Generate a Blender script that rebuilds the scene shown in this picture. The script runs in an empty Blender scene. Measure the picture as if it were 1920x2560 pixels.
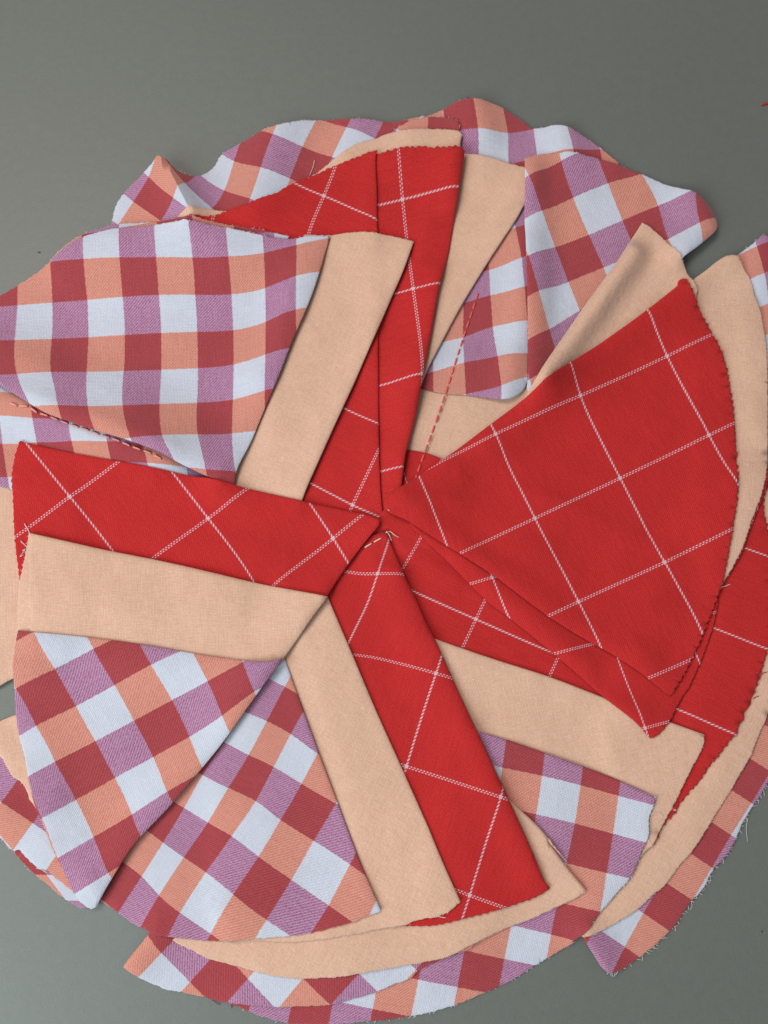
import bpy, math, random
import numpy as np
from mathutils import Vector, Matrix, noise
from mathutils.geometry import delaunay_2d_cdt

random.seed(7)
np.random.seed(7)
scene = bpy.context.scene
col = scene.collection
MM = 0.001

# ------------------------------------------------------------------ camera
W_PX, H_PX, F_PX = 1920.0, 2560.0, 2300.0
TILT = math.radians(12.0)
DIST = 0.230
CAM = np.array([0.0, -DIST * math.sin(TILT), DIST * math.cos(TILT)])
cam_data = bpy.data.cameras.new('camera')
cam = bpy.data.objects.new('camera', cam_data)
col.objects.link(cam)
cam.location = CAM
cam.rotation_euler = (TILT, 0, 0)
cam_data.sensor_fit = 'VERTICAL'
cam_data.sensor_height = 24.0
cam_data.lens = 24.0 * F_PX / H_PX
cam_data.clip_start = 0.005
cam_data.clip_end = 20.0
cam_data.dof.use_dof = True
cam_data.dof.focus_distance = 0.214
cam_data.dof.aperture_fstop = 22.0
scene.camera = cam

# ------------------------------------------------------------------ light
world = bpy.data.worlds.new('World')
scene.world = world
world.use_nodes = True
bg = world.node_tree.nodes['Background']
bg.inputs['Color'].default_value = (0.90, 0.95, 1.0, 1)
bg.inputs['Strength'].default_value = 0.24


def area_light(name, loc, target, size, power, colour):
    d = bpy.data.lights.new(name, 'AREA')
    d.shape = 'DISK'
    d.size = size
    d.energy = power
    d.color = colour
    o = bpy.data.objects.new(name, d)
    col.objects.link(o)
    o.location = loc
    v = Vector(target) - Vector(loc)
    o.rotation_euler = v.to_track_quat('-Z', 'Y').to_euler()
    return o


area_light('window_light', (-0.42, -0.34, 0.44), (0, 0, 0), 0.55, 4.3, (0.87, 1.0, 1.0))
area_light('ceiling_lamp', (-0.28, 0.26, 0.72), (0, 0.02, 0), 0.36, 3.2, (1.0, 0.87, 0.79))

scene.view_settings.view_transform = 'Standard'
scene.view_settings.look = 'None'
scene.view_settings.gamma = 1.0
scene.view_settings.use_curve_mapping = False
scene.view_settings.exposure = 0.0
scene.cycles.use_denoising = True


# ------------------------------------------------------------------ node helpers
class NT:
    def __init__(self, name):
        self.m = bpy.data.materials.new(name)
        self.m.use_nodes = True
        self.t = self.m.node_tree
        self.t.nodes.clear()
        self.out = self.n('ShaderNodeOutputMaterial')
        self.b = self.n('ShaderNodeBsdfPrincipled')
        self.l(self.b.outputs[0], self.out.inputs[0])

    def n(self, typ, **kw):
        nd = self.t.nodes.new(typ)
        for k, v in kw.items():
            setattr(nd, k, v)
        return nd

    def l(self, a, b):
        self.t.links.new(a, b)

    def put(self, sock, v):
        if isinstance(v, bpy.types.NodeSocket):
            self.l(v, sock)
        else:
            sock.default_value = v

    def math(self, op, a, b=None, c=None, clamp=False):
        nd = self.n('ShaderNodeMath', operation=op)
        nd.use_clamp = clamp
        self.put(nd.inputs[0], a)
        if b is not None:
            self.put(nd.inputs[1], b)
        if c is not None:
            self.put(nd.inputs[2], c)
        return nd.outputs[0]

    def smooth(self, v, lo, hi, to0=0.0, to1=1.0):
        nd = self.n('ShaderNodeMapRange', interpolation_type='SMOOTHSTEP')
        self.put(nd.inputs['Value'], v)
        nd.inputs['From Min'].default_value = lo
        nd.inputs['From Max'].default_value = hi
        nd.inputs['To Min'].default_value = to0
        nd.inputs['To Max'].default_value = to1
        return nd.outputs[0]

    def mix(self, f, a, b):
        nd = self.n('ShaderNodeMix', data_type='RGBA')
        self.put(nd.inputs['Factor'], f)
        for s, v in ((nd.inputs[6], a), (nd.inputs[7], b)):
            if isinstance(v, bpy.types.NodeSocket):
                self.l(v, s)
            else:
                s.default_value = (*v, 1)
        return nd.outputs[2]

    def uv(self):
        nd = self.n('ShaderNodeUVMap')
        nd.uv_map = 'cloth'
        s = self.n('ShaderNodeSeparateXYZ')
        self.l(nd.outputs[0], s.inputs[0])
        return nd.outputs[0], s.outputs[0], s.outputs[1]

    def vec(self, x, y, z=0.0):
        nd = self.n('ShaderNodeCombineXYZ')
        self.put(nd.inputs[0], x)
        self.put(nd.inputs[1], y)
        self.put(nd.inputs[2], z)
        return nd.outputs[0]

    def noise(self, vec, scale, detail=2.0, rough=0.5):
        nd = self.n('ShaderNodeTexNoise')
        self.l(vec, nd.inputs['Vector'])
        nd.inputs['Scale'].default_value = scale
        nd.inputs['Detail'].default_value = detail
        nd.inputs['Roughness'].default_value = rough
        return nd.outputs[0]

    def geo(self):
        return self.n('ShaderNodeNewGeometry').outputs['Position']

    def bump(self, h, strength, dist):
        nd = self.n('ShaderNodeBump')
        nd.inputs['Strength'].default_value = strength
        nd.inputs['Distance'].default_value = dist
        self.l(h, nd.inputs['Height'])
        self.l(nd.outputs[0], self.b.inputs['Normal'])

    def sin(self, v, k, ph=0.0):
        return self.math('SINE', self.math('MULTIPLY_ADD', v, 2 * math.pi * k, ph))


def hsv_gain(nt, c, g):
    nd = nt.n('ShaderNodeHueSaturation')
    nt.put(nd.inputs['Value'], g)
    nt.l(c, nd.inputs['Color'])
    return nd.outputs[0]


def cloth_bsdf(nt, rough=0.85, sheen=0.25):
    nt.b.inputs['Roughness'].default_value = rough
    nt.b.inputs['Specular IOR Level'].default_value = 0.25
    nt.b.inputs['Sheen Weight'].default_value = sheen
    nt.b.inputs['Sheen Roughness'].default_value = 0.5


def mat_gingham():
    nt = NT('gingham_cotton')
    uv, u0, v0 = nt.uv()
    # slightly uneven yarn edges
    wob = nt.noise(uv, 9.0, 2.0)
    wob = nt.math('MULTIPLY_ADD', wob, 0.05, -0.025)
    u = nt.math('ADD', u0, wob)
    v = nt.math('ADD', v0, wob)

    def band(x):      # 1 when the integer part is even
        f = nt.math('FRACT', nt.math('MULTIPLY', x, 0.5))
        f = nt.math('ABSOLUTE', nt.math('SUBTRACT', f, 0.25))
        return nt.smooth(f, 0.243, 0.257, 1.0, 0.0)
    mu, og = band(u), band(v)
    # yarns
    tw = nt.sin(nt.math('ADD', u0, v0), 12.0)
    yu = nt.sin(u0, 24.0)
    yv = nt.sin(v0, 24.0)
    fine = nt.noise(nt.vec(nt.math('MULTIPLY', u0, 26.0), nt.math('MULTIPLY', v0, 26.0)), 1.0, 1.0)
    slub = nt.noise(nt.vec(nt.math('MULTIPLY', u0, 22.0), nt.math('MULTIPLY', v0, 1.6)), 1.0, 2.0)
    slub2 = nt.noise(nt.vec(nt.math('MULTIPLY', u0, 1.6), nt.math('MULTIPLY', v0, 22.0)), 1.0, 2.0)
    w = nt.math('MULTIPLY_ADD', tw, 0.26, 0.5)
    w = nt.math('ADD', w, nt.math('MULTIPLY_ADD', fine, 1.1, -0.55))
    w = nt.math('ADD', w, nt.math('MULTIPLY_ADD', slub, 0.5, -0.25), clamp=True)
    white = nt.mix(w, (0.47, 0.49, 0.585), (0.595, 0.61, 0.70))
    purple = nt.mix(w, (0.245, 0.05, 0.155), (0.50, 0.30, 0.44))
    salmon = nt.mix(w, (0.50, 0.142, 0.100), (0.645, 0.315, 0.25))
    dark = nt.mix(w, (0.265, 0.024, 0.038), (0.40, 0.066, 0.070))
    c1 = nt.mix(og, purple, dark)
    c0 = nt.mix(og, white, salmon)
    c = nt.mix(mu, c0, c1)
    big = nt.noise(nt.geo(), 60.0, 2.0)
    g = nt.math('MULTIPLY_ADD', big, 0.16, 0.92)
    g = nt.math('ADD', g, nt.math('MULTIPLY_ADD', slub2, 0.2, -0.1))
    c = hsv_gain(nt, c, g)
    nt.l(c, nt.b.inputs['Base Color'])
    cloth_bsdf(nt)
    h = nt.math('ADD', nt.math('MULTIPLY', yu, 0.4), nt.math('MULTIPLY', yv, 0.4))
    h = nt.math('ADD', h, nt.math('MULTIPLY', fine, 1.2))
    h = nt.math('MULTIPLY_ADD', nt.noise(nt.geo(), 170.0, 4.0, 0.6), 9.0, h)
    nt.bump(h, 0.35, 0.00012)
    return nt.m


def mat_peach():
    nt = NT('peach_cotton')
    uv, u, v = nt.uv()          # uv in millimetres
    a = nt.noise(nt.vec(nt.math('MULTIPLY', u, 3.2), nt.math('MULTIPLY', v, 0.22)), 1.0, 2.0)
    b = nt.noise(nt.vec(nt.math('MULTIPLY', u, 0.3), nt.math('MULTIPLY', v, 2.6)), 1.0, 2.0)
    f = nt.noise(nt.vec(nt.math('MULTIPLY', u, 2.4), nt.math('MULTIPLY', v, 2.4)), 1.0, 1.0)
    w = nt.math('ADD', nt.math('MULTIPLY', a, 0.5), nt.math('MULTIPLY', b, 0.5))
    w = nt.math('ADD', nt.math('MULTIPLY_ADD', w, 1.6, -0.55), nt.math('MULTIPLY_ADD', f, 0.9, -0.2))
    dots = nt.math('MULTIPLY', nt.sin(nt.math('ADD', u, v), 1.35), nt.sin(nt.math('SUBTRACT', u, v), 1.35))
    w = nt.math('MULTIPLY_ADD', w, 0.8, nt.math('MULTIPLY', dots, 0.30), clamp=True)
    c = nt.mix(w, (0.555, 0.315, 0.212), (0.75, 0.492, 0.378))
    spark = nt.smooth(nt.noise(nt.vec(nt.math('MULTIPLY', u, 3.0), nt.math('MULTIPLY', v, 2.0), 4.0), 1.0, 0.0), 0.74, 0.84)
    c = nt.mix(nt.math('MULTIPLY', spark, 0.5), c, (0.8, 0.66, 0.5))
    big = nt.noise(nt.geo(), 45.0, 3.0)
    c = hsv_gain(nt, c, nt.math('MULTIPLY_ADD', big, 0.18, 0.91))
    nt.l(c, nt.b.inputs['Base Color'])
    cloth_bsdf(nt, 0.75, 0.3)
    h = nt.math('ADD', nt.math('ADD', a, b), f)
    h = nt.math('MULTIPLY_ADD', nt.noise(nt.geo(), 170.0, 4.0, 0.6), 9.0, h)
    nt.bump(h, 0.35, 0.00012)
    return nt.m


def mat_red():
    nt = NT('red_windowpane_cotton')
    uv, u, v = nt.uv()

    def dist_int(x):
        f = nt.math('FRACT', nt.math('ADD', x, 0.5))
        return nt.math('SUBTRACT', f, 0.5)
    du, dv = dist_int(u), dist_int(v)
    adu, adv = nt.math('ABSOLUTE', du), nt.math('ABSOLUTE', dv)
    # slanted twill dashes along u = whole number
    dash = nt.math('SINE', nt.math('ADD', nt.math('MULTIPLY', v, 2 * math.pi * 25), nt.math('MULTIPLY', du, 190.0)))
    dash = nt.smooth(dash, -0.45, 0.5)
    rope = nt.math('MULTIPLY', nt.smooth(adu, 0.006, 0.0145, 1.0, 0.0), nt.math('MULTIPLY_ADD', dash, 0.88, 0.12))
    # two rows of dots along v = whole number
    row = nt.math('ABSOLUTE', nt.math('SUBTRACT', adv, 0.0095))
    sgn = nt.math('SIGN', dv)
    dots = nt.math('SINE', nt.math('ADD', nt.math('MULTIPLY', u, 2 * math.pi * 29), nt.math('MULTIPLY', sgn, 1.2)))
    dots = nt.smooth(dots, -0.3, 0.5)
    lad = nt.math('MULTIPLY', nt.smooth(row, 0.002, 0.0075, 1.0, 0.0), nt.math('MULTIPLY_ADD', dots, 0.9, 0.1))
    line = nt.math('MAXIMUM', rope, lad)
    cross = nt.math('MULTIPLY', nt.smooth(adu, 0.014, 0.02, 1.0, 0.0), nt.smooth(adv, 0.014, 0.02, 1.0, 0.0))
    line = nt.math('MAXIMUM', line, nt.math('MULTIPLY', cross, 0.9))
    tw = nt.math('MULTIPLY', nt.sin(nt.math('ADD', u, v), 38.0), nt.math('MULTIPLY_ADD', nt.sin(nt.math('SUBTRACT', u, v), 38.0), 0.5, 0.5))
    fine = nt.noise(nt.vec(nt.math('MULTIPLY', u, 70.0), nt.math('MULTIPLY', v, 70.0)), 1.0, 1.0)
    slub = nt.noise(nt.vec(nt.math('MULTIPLY', u, 60.0), nt.math('MULTIPLY', v, 4.0)), 1.0, 2.0)
    w = nt.math('ADD', nt.math('MULTIPLY_ADD', tw, 0.42, 0.5), nt.math('MULTIPLY_ADD', fine, 1.2, -0.6))
    w = nt.math('ADD', w, nt.math('MULTIPLY_ADD', slub, 0.6, -0.3), clamp=True)
    c = nt.mix(w, (0.37, 0.011, 0.014), (0.56, 0.034, 0.032))
    big = nt.noise(nt.geo(), 50.0, 3.0)
    c = hsv_gain(nt, c, nt.math('MULTIPLY_ADD', big, 0.22, 0.89))
    c = nt.mix(nt.math('MULTIPLY', line, 0.74), c, (0.70, 0.60, 0.68))
    nt.l(c, nt.b.inputs['Base Color'])
    cloth_bsdf(nt, 0.9, 0.04)
    nt.b.inputs['Specular IOR Level'].default_value = 0.12
    h = nt.math('ADD', nt.math('MULTIPLY', tw, 0.5), nt.math('MULTIPLY', fine, 1.3))
    h = nt.math('ADD', h, nt.math('MULTIPLY', line, 0.8))
    h = nt.math('MULTIPLY_ADD', nt.noise(nt.geo(), 170.0, 4.0, 0.6), 9.0, h)
    nt.bump(h, 0.35, 0.00012)
    return nt.m


def mat_thread(name, colour, rough=0.7):
    nt = NT(name)
    f = nt.noise(nt.geo(), 2500.0, 1.0)
    c = nt.mix(f, tuple(x * 0.75 for x in colour), tuple(min(1, x * 1.2) for x in colour))
    nt.l(c, nt.b.inputs['Base Color'])
    cloth_bsdf(nt, rough, 0.2)
    return nt.m


def mat_table():
    nt = NT('grey_laminate')
    p = nt.geo()
    fine = nt.noise(p, 2200.0, 2.0, 0.6)
    mid = nt.noise(p, 420.0, 2.0, 0.6)
    big = nt.noise(p, 14.0, 2.0)
    w = nt.math('ADD', nt.math('MULTIPLY', fine, 0.5), nt.math('MULTIPLY', mid, 0.3))
    w = nt.math('ADD', w, nt.math('MULTIPLY', big, 0.2), clamp=True)
    c = nt.mix(w, (0.092, 0.100, 0.090), (0.158, 0.168, 0.152))
    nt.l(c, nt.b.inputs['Base Color'])
    nt.b.inputs['Roughness'].default_value = 0.48
    nt.b.inputs['Specular IOR Level'].default_value = 0.62
    nt.bump(nt.math('ADD', fine, nt.math('MULTIPLY', mid, 1.2)), 0.18, 0.00014)
    return nt.m


M = {
    'g': mat_gingham(), 'p': mat_peach(), 'r': mat_red(), 'table': mat_table(),
    't_red': mat_thread('red_thread', (0.42, 0.03, 0.03)),
    't_pink': mat_thread('pink_thread', (0.70, 0.10, 0.085)),
    't_seam': mat_thread('seam_thread', (0.85, 0.30, 0.24)),  # colour lightened to make up for the large gingham flap's shade
    't_cream': mat_thread('cream_thread', (0.70, 0.58, 0.46)),
    't_white': mat_thread('white_thread', (0.70, 0.68, 0.68)),
    't_plum': mat_thread('plum_thread', (0.22, 0.03, 0.09)),
    't_dark': mat_thread('dark_lint', (0.03, 0.04, 0.07)),
}

# ------------------------------------------------------------------ table
def table():
    s, t = 0.7, 0.02
    v = [(-s, -s, 0), (s, -s, 0), (s, s, 0), (-s, s, 0), (-s, -s, -t), (s, -s, -t), (s, s, -t), (-s, s, -t)]
    f = [(0, 1, 2, 3), (7, 6, 5, 4), (0, 4, 5, 1), (1, 5, 6, 2), (2, 6, 7, 3), (3, 7, 4, 0)]
    me = bpy.data.meshes.new('table_top')
    me.from_pydata(v, [], f)
    o = bpy.data.objects.new('table_top', me)
    me.materials.append(M['table'])
    col.objects.link(o)
    o['kind'] = 'structure'
    o['label'] = 'matt grey laminate table top under the sewn fabric'


table()

# ------------------------------------------------------------------ measuring: photo detail windows -> table plane
REG = {'S': (0, 0, 1.0), 'F': (0, 0, 0.8641),
       'R1': (200, 200, 1.5952), 'R2': (960, 200, 1.7281), 'R3': (0, 500, 1.659), 'R4': (0, 1300, 1.659),
       'R5': (920, 1200, 1.659), 'R6': (200, 1900, 1.2762), 'R7': (1400, 500, 1.106), 'R8': (700, 1000, 2.765),
       'Q1': (1520, 560, 3.6875), 'Q2': (1520, 1160, 3.6875), 'Q3': (1420, 1800, 3.318), 'Q4': (0, 940, 2.765),
       'Q5': (0, 1540, 2.911), 'Q6': (240, 240, 2.765), 'Q7': (760, 220, 2.860), 'Q8': (560, 560, 2.765),
       'T1': (280, 2260, 2.37), 'T2': (900, 2060, 2.5136), 'S1': (860, 1180, 4.1475)}


def to_px(reg, pts):
    ox, oy, s = REG[reg]
    return [(ox + x / s, oy + y / s) for x, y in pts]


CT, ST = math.cos(TILT), math.sin(TILT)


def on_plane(px, z):
    """point on the horizontal plane at height z (metres) seen at photo position px"""
    x = (px[0] - W_PX / 2) / F_PX
    y = (H_PX / 2 - px[1]) / F_PX
    d = np.array([x, y * CT + ST, y * ST - CT])
    t = (z - CAM[2]) / d[2]
    p = CAM + d * t
    return p[0] / MM, p[1] / MM         # millimetres


# ------------------------------------------------------------------ cloth solver: layers draped bottom to top
RES = 0.6
X0, X1, Y0, Y1 = -150.0, 150.0, -165.0, 175.0
NX, NY = int((X1 - X0) / RES), int((Y1 - Y0) / RES)
GX = X0 + (np.arange(NX) + 0.5) * RES
GY = Y0 + (np.arange(NY) + 0.5) * RES
STACK = np.zeros((NY, NX))


def inside(poly, X, Y):
    r = np.zeros(X.shape, bool)
    n = len(poly)
    for i in range(n):
        x1, y1 = poly[i]
        x2, y2 = poly[(i + 1) % n]
        if y1 == y2:
            continue
        c = ((y1 > Y) != (y2 > Y)) & (X < (x2 - x1) * (Y - y1) / (y2 - y1) + x1)
        r ^= c
    return r


def seg_dist(P, A, B):
    """distance from points P to every segment A-B; returns nearest distance and index"""
    best = np.full(len(P), 1e9)
    idx = np.zeros(len(P), int)
    AB = B - A
    L2 = np.maximum((AB ** 2).sum(1), 1e-12)
    for i in range(len(A)):
        t = np.clip(((P - A[i]) @ AB[i]) / L2[i], 0, 1)
        q = A[i] + t[:, None] * AB[i]
        d = np.hypot(*(P - q).T)
        m = d < best
        best[m] = d[m]
        idx[m] = i
    return best, idx


def blur(a):
    p = np.pad(a, 1, mode='edge')
    h = p[:, :-2] * 0.25 + p[:, 1:-1] * 0.5 + p[:, 2:] * 0.25
    return h[:-2] * 0.25 + h[1:-1] * 0.5 + h[2:] * 0.25


def bilin(grid, x, y):
    fx = np.clip((np.asarray(x) - X0) / RES - 0.5, 0, NX - 1.001)
    fy = np.clip((np.asarray(y) - Y0) / RES - 0.5, 0, NY - 1.001)
    ix, iy = fx.astype(int), fy.astype(int)
    tx, ty = fx - ix, fy - iy
    return (grid[iy, ix] * (1 - tx) * (1 - ty) + grid[iy, ix + 1] * tx * (1 - ty)
            + grid[iy + 1, ix] * (1 - tx) * ty + grid[iy + 1, ix + 1] * tx * ty)


def catmull(pts, step):
    pts = [np.array(p, float) for p in pts]
    if len(pts) == 1:
        return pts
    if len(pts) == 2:
        n = max(1, int(np.hypot(*(pts[1] - pts[0])) / step))
        return [pts[0] + (pts[1] - pts[0]) * i / n for i in range(n + 1)]
    P = [2 * pts[0] - pts[1]] + pts + [2 * pts[-1] - pts[-2]]
    out = []
    for i in range(1, len(P) - 2):
        p0, p1, p2, p3 = P[i - 1], P[i], P[i + 1], P[i + 2]
        n = max(1, int(round(np.hypot(*(p2 - p1)) / step)))
        # centripetal-like tension to avoid overshoot
        m1 = (p2 - p0) * 0.5
        m2 = (p3 - p1) * 0.5
        L = np.hypot(*(p2 - p1))
        for m in (m1, m2):
            k = np.hypot(*m)
            if k > L * 1.2:
                m *= L * 1.2 / k
        for j in range(n):
            t = j / n
            out.append((2 * t ** 3 - 3 * t ** 2 + 1) * p1 + (t ** 3 - 2 * t ** 2 + t) * m1
                       + (-2 * t ** 3 + 3 * t ** 2) * p2 + (t ** 3 - t ** 2) * m2)
    out.append(pts[-1])
    return out


class TPS:
    def __init__(self, P, U, lam=0.02):
        P = np.array(P, float)
        U = np.array(U, float)
        self.c = P.mean(0)
        self.s = P.std() + 1e-9
        X = (P - self.c) / self.s
        n = len(X)
        A = np.hstack([np.ones((n, 1)), X])
        # least-squares affine first, then a lightly smoothed spline on what is left
        if n < 6:
            self.aff = np.linalg.lstsq(A, U, rcond=None)[0]
            self.w = None
            return
        K = self.k(X, X) + lam * np.eye(n)
        top = np.hstack([K, A])
        bot = np.hstack([A.T, np.zeros((3, 3))])
        sol = np.linalg.lstsq(np.vstack([top, bot]), np.vstack([U, np.zeros((3, 2))]), rcond=None)[0]
        self.w, self.aff, self.X = sol[:n], sol[n:], X

    @staticmethod
    def k(a, b):
        r2 = ((a[:, None, :] - b[None, :, :]) ** 2).sum(2)
        return 0.5 * r2 * np.log(r2 + 1e-12)

    def __call__(self, P):
        X = (np.array(P, float) - self.c) / self.s
        r = np.hstack([np.ones((len(X), 1)), X]) @ self.aff
        if self.w is not None:
            r = r + self.k(X, self.X) @ self.w
        return r


ROOT = bpy.data.objects.new('sewn_fabric_rosette', None)
col.objects.link(ROOT)
ROOT['label'] = 'rumpled sewn rosette of gingham, peach and red windowpane cotton flaps on the grey table'
ROOT['category'] = 'fabric rosette'
ROOT.empty_display_size = 0.02

PANEL = {}          # key -> (object, height grid, polygon)


def tube(verts, faces, path, r0, r1, sides=4):
    base = len(verts)
    n = len(path)
    for i, p in enumerate(path):
        a = Vector(path[max(0, i - 1)])
        b = Vector(path[min(n - 1, i + 1)])
        d = (b - a).normalized()
        up = Vector((0, 0, 1)) if abs(d.z) < 0.9 else Vector((1, 0, 0))
        s = d.cross(up).normalized()
        t = s.cross(d)
        r = r0 + (r1 - r0) * i / (n - 1)
        for k in range(sides):
            a_ = 2 * math.pi * k / sides
            q = Vector(p) + s * (math.cos(a_) * r) + t * (math.sin(a_) * r)
            verts.append(q)
    for i in range(n - 1):
        for k in range(sides):
            k2 = (k + 1) % sides
            faces.append((base + i * sides + k, base + i * sides + k2, base + (i + 1) * sides + k2, base + (i + 1) * sides + k))
    faces.append(tuple(base + k for k in reversed(range(sides))))
    faces.append(tuple(base + (n - 1) * sides + k for k in range(sides)))


def mesh_obj(name, verts, faces, mat, parent, smooth=True):
    me = bpy.data.meshes.new(name)
    me.from_pydata([tuple(v) for v in verts], [], faces)
    me.materials.append(mat)
    if smooth:
        me.polygons.foreach_set('use_smooth', [True] * len(me.polygons))
    o = bpy.data.objects.new(name, me)
    col.objects.link(o)
    o.parent = parent
    return o


NAMES = {'g': 'gingham_flap', 'p': 'peach_flap', 'r': 'red_check_flap'}


def panel(key, mat, segs, cps=None, label=None, z=1.0, T=0.42, ridges=(), fray=None, jag=0.0, fold_r=0.8, grid=1.5,
          rot=0.0, lift=0.0, wrinkle=0.3, drape=45):
    """One cloth flap.  segs: (type, window, points); f = folded edge, c = cut edge, h = hidden edge."""
    # ---- outline on the plane at the flap's own height
    pts, types = [], []
    for typ, reg, pp in segs:
        w = [on_plane(q, z * MM) for q in to_px(reg, pp)]
        cv = catmull(w, 0.55 if typ == 'c' else 1.3)
        if pts:                                        # bridge from the previous stretch of outline
            gap = np.hypot(*(np.array(cv[0]) - pts[-1]))
            nb = int(gap / 1.3)
            p0 = pts[-1].copy()
            for b in range(1, nb):
                pts.append(p0 + (np.array(cv[0]) - p0) * b / nb)
                types.append(typ if types[-1] == typ or typ == 'h' else types[-1])
        for q in cv:
            if pts and np.hypot(*(np.array(q) - pts[-1])) < 0.12:
                continue
            pts.append(np.array(q))
            types.append(typ)
    while np.hypot(*(pts[0] - pts[-1])) < 0.12:
        pts.pop(); types.pop()
    P = np.array(pts)
    area = 0.5 * np.sum(P[:, 0] * np.roll(P[:, 1], -1) - np.roll(P[:, 0], -1) * P[:, 1])
    if area < 0:
        P = P[::-1].copy(); types = types[::-1]
    n = len(P)
    tang = np.roll(P, -1, 0) - np.roll(P, 1, 0)
    tang /= np.maximum(np.hypot(tang[:, 0], tang[:, 1]), 1e-9)[:, None]
    nin = np.stack([-tang[:, 1], tang[:, 0]], 1)
    # ---- ragged cut edges
    rng = random.Random(key)
    if jag:
        ph, side = 0, 0.0
        for i in range(n):
            if types[i] == 'c':
                ph += 1
                tooth = (ph % 3) / 2.0
                P[i] -= nin[i] * jag * (tooth * rng.uniform(0.4, 1.0) + rng.uniform(-0.25, 0.15))
    else:
        for i in range(n):
            if types[i] == 'c':
                P[i] += nin[i] * rng.uniform(-0.11, 0.11)
    A, B = P, np.roll(P, -1, 0)
    # ---- interior points
    lo, hi = P.min(0), P.max(0)
    gx = np.arange(lo[0], hi[0], grid)
    gy = np.arange(lo[1], hi[1], grid)
    Q = np.array([(x + (grid / 2 if j % 2 else 0), y) for j, y in enumerate(gy) for x in gx])
    Q = Q[inside(P, Q[:, 0], Q[:, 1])] if len(Q) else Q.reshape(0, 2)
    rings = []
    for d in (0.12, 0.35, 0.7, 1.15):
        for i in range(n):
            if types[i] == 'h' and d > 0.3:
                continue
            if types[i] == 'c' and (d > 0.4 or i % 2):
                continue
            rings.append((P[i] + nin[i] * d, d))
    if rings:
        RP = np.array([r[0] for r in rings]); RD = np.array([r[1] for r in rings])
        ok = inside(P, RP[:, 0], RP[:, 1])
        RP, RD = RP[ok], RD[ok]
        dd, _ = seg_dist(RP, A, B)
        RP = RP[dd > RD * 0.75]
    else:
        RP = np.zeros((0, 2))
    dq, _ = seg_dist(Q, A, B)
    Q = Q[dq > 1.5]
    allp = np.vstack([P, RP, Q])
    vs, es, fs, *_ = delaunay_2d_cdt([Vector(p) for p in allp], [(i, (i + 1) % n) for i in range(n)], [], 1, 1e-5)
    V = np.array([(v.x, v.y) for v in vs])
    # ---- height: drape over whatever lies below
    gxi0, gxi1 = max(0, int((lo[0] - X0) / RES) - 8), min(NX, int((hi[0] - X0) / RES) + 8)
    gyi0, gyi1 = max(0, int((lo[1] - Y0) / RES) - 8), min(NY, int((hi[1] - Y0) / RES) + 8)
    sub = STACK[gyi0:gyi1, gxi0:gxi1]
    XX, YY = np.meshgrid(GX[gxi0:gxi1], GY[gyi0:gyi1])
    mask = inside(P, XX, YY)
    m2 = mask.copy()
    m2[1:] |= mask[:-1]; m2[:-1] |= mask[1:]; m2[:, 1:] |= m2[:, :-1].copy(); m2[:, :-1] |= m2[:, 1:].copy()
    base = np.where(m2, sub, 0.0)
    floor_ = base.copy()
    # fill outside of the flap with its own border value so edges do not sag
    cur = base.copy()
    wgt = m2.astype(float)
    acc, ww = cur * wgt, wgt.copy()
    for _ in range(10):
        acc, ww = blur(acc), blur(ww)
    fill = acc / np.maximum(ww, 1e-6)
    cur = np.where(m2, base, fill)
    for _ in range(drape):
        cur = blur(cur)
        cur = np.where(m2, np.maximum(cur, floor_), cur)
    for _ in range(3):
        cur = blur(cur)
    cur = np.where(m2, np.maximum(cur, floor_), cur)
    top = cur + 0.10 + T + lift
    for reg, line, amp, sig in ridges:
        lw = np.array([on_plane(q, z * MM) for q in to_px(reg, line)])
        pp = np.stack([XX.ravel(), YY.ravel()], 1)
        if len(lw) == 1:
            d = np.hypot(*(pp - lw[0]).T)
        else:
            d, _ = seg_dist(pp, lw[:-1], lw[1:])
        prof = np.exp(-(d / sig) ** 2) if sig > 0 else np.exp(-np.sqrt(d * d + 0.4) / -sig) * math.exp(0.63 / -sig)
        top = top + amp * prof.reshape(top.shape)
    if wrinkle:
        sd = (sum(map(ord, key)) % 97) * 1.7
        wv = np.zeros(top.shape)
        for a, f in ((1.0, 0.045), (0.5, 0.11)):
            for q in range(3):
                ang = rng.uniform(0, math.pi)
                wv += a / 3 * np.sin((XX * math.cos(ang) + YY * math.sin(ang)) * f * 2 * math.pi * rng.uniform(0.7, 1.3) + sd + q * 2.1)
        top = top + wrinkle * (wv + 1.5) * 0.6
    full = np.zeros_like(STACK)
    full[gyi0:gyi1, gxi0:gxi1] = top
    zt = bilin(full, V[:, 0], V[:, 1])
    print('PANEL', key, 'z_est', z, 'mean', round(float(zt.mean()), 2), 'verts', len(V))
    # ---- rounded edges
    dv, di = seg_dist(V, A, B)
    ty = np.array(types)[di]
    r = np.where(ty == 'f', fold_r, 0.25)
    D = np.where(ty == 'f', T * 0.85, 0.12)
    q = np.clip(1 - dv / r, 0, 1)
    ztop = zt - D * (1 - np.sqrt(1 - q ** 2))
    zbot = zt - T
    # ---- mesh
    nv = len(V)
    verts = [(V[i, 0] * MM, V[i, 1] * MM, ztop[i] * MM) for i in range(nv)] + [(V[i, 0] * MM, V[i, 1] * MM, zbot[i] * MM) for i in range(nv)]
    faces = []
    edge_count = {}
    for f in fs:
        f = list(f)
        a, b, c = (V[k] for k in f[:3])
        if (b[0] - a[0]) * (c[1] - a[1]) - (b[1] - a[1]) * (c[0] - a[0]) < 0:
            f = f[::-1]
        faces.append(tuple(f))
        for i in range(len(f)):
            e = (f[i], f[(i + 1) % len(f)])
            edge_count[e] = 1
    nf = len(faces)
    for f in faces[:nf]:
        faces.append(tuple(k + nv for k in reversed(f)))
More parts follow.
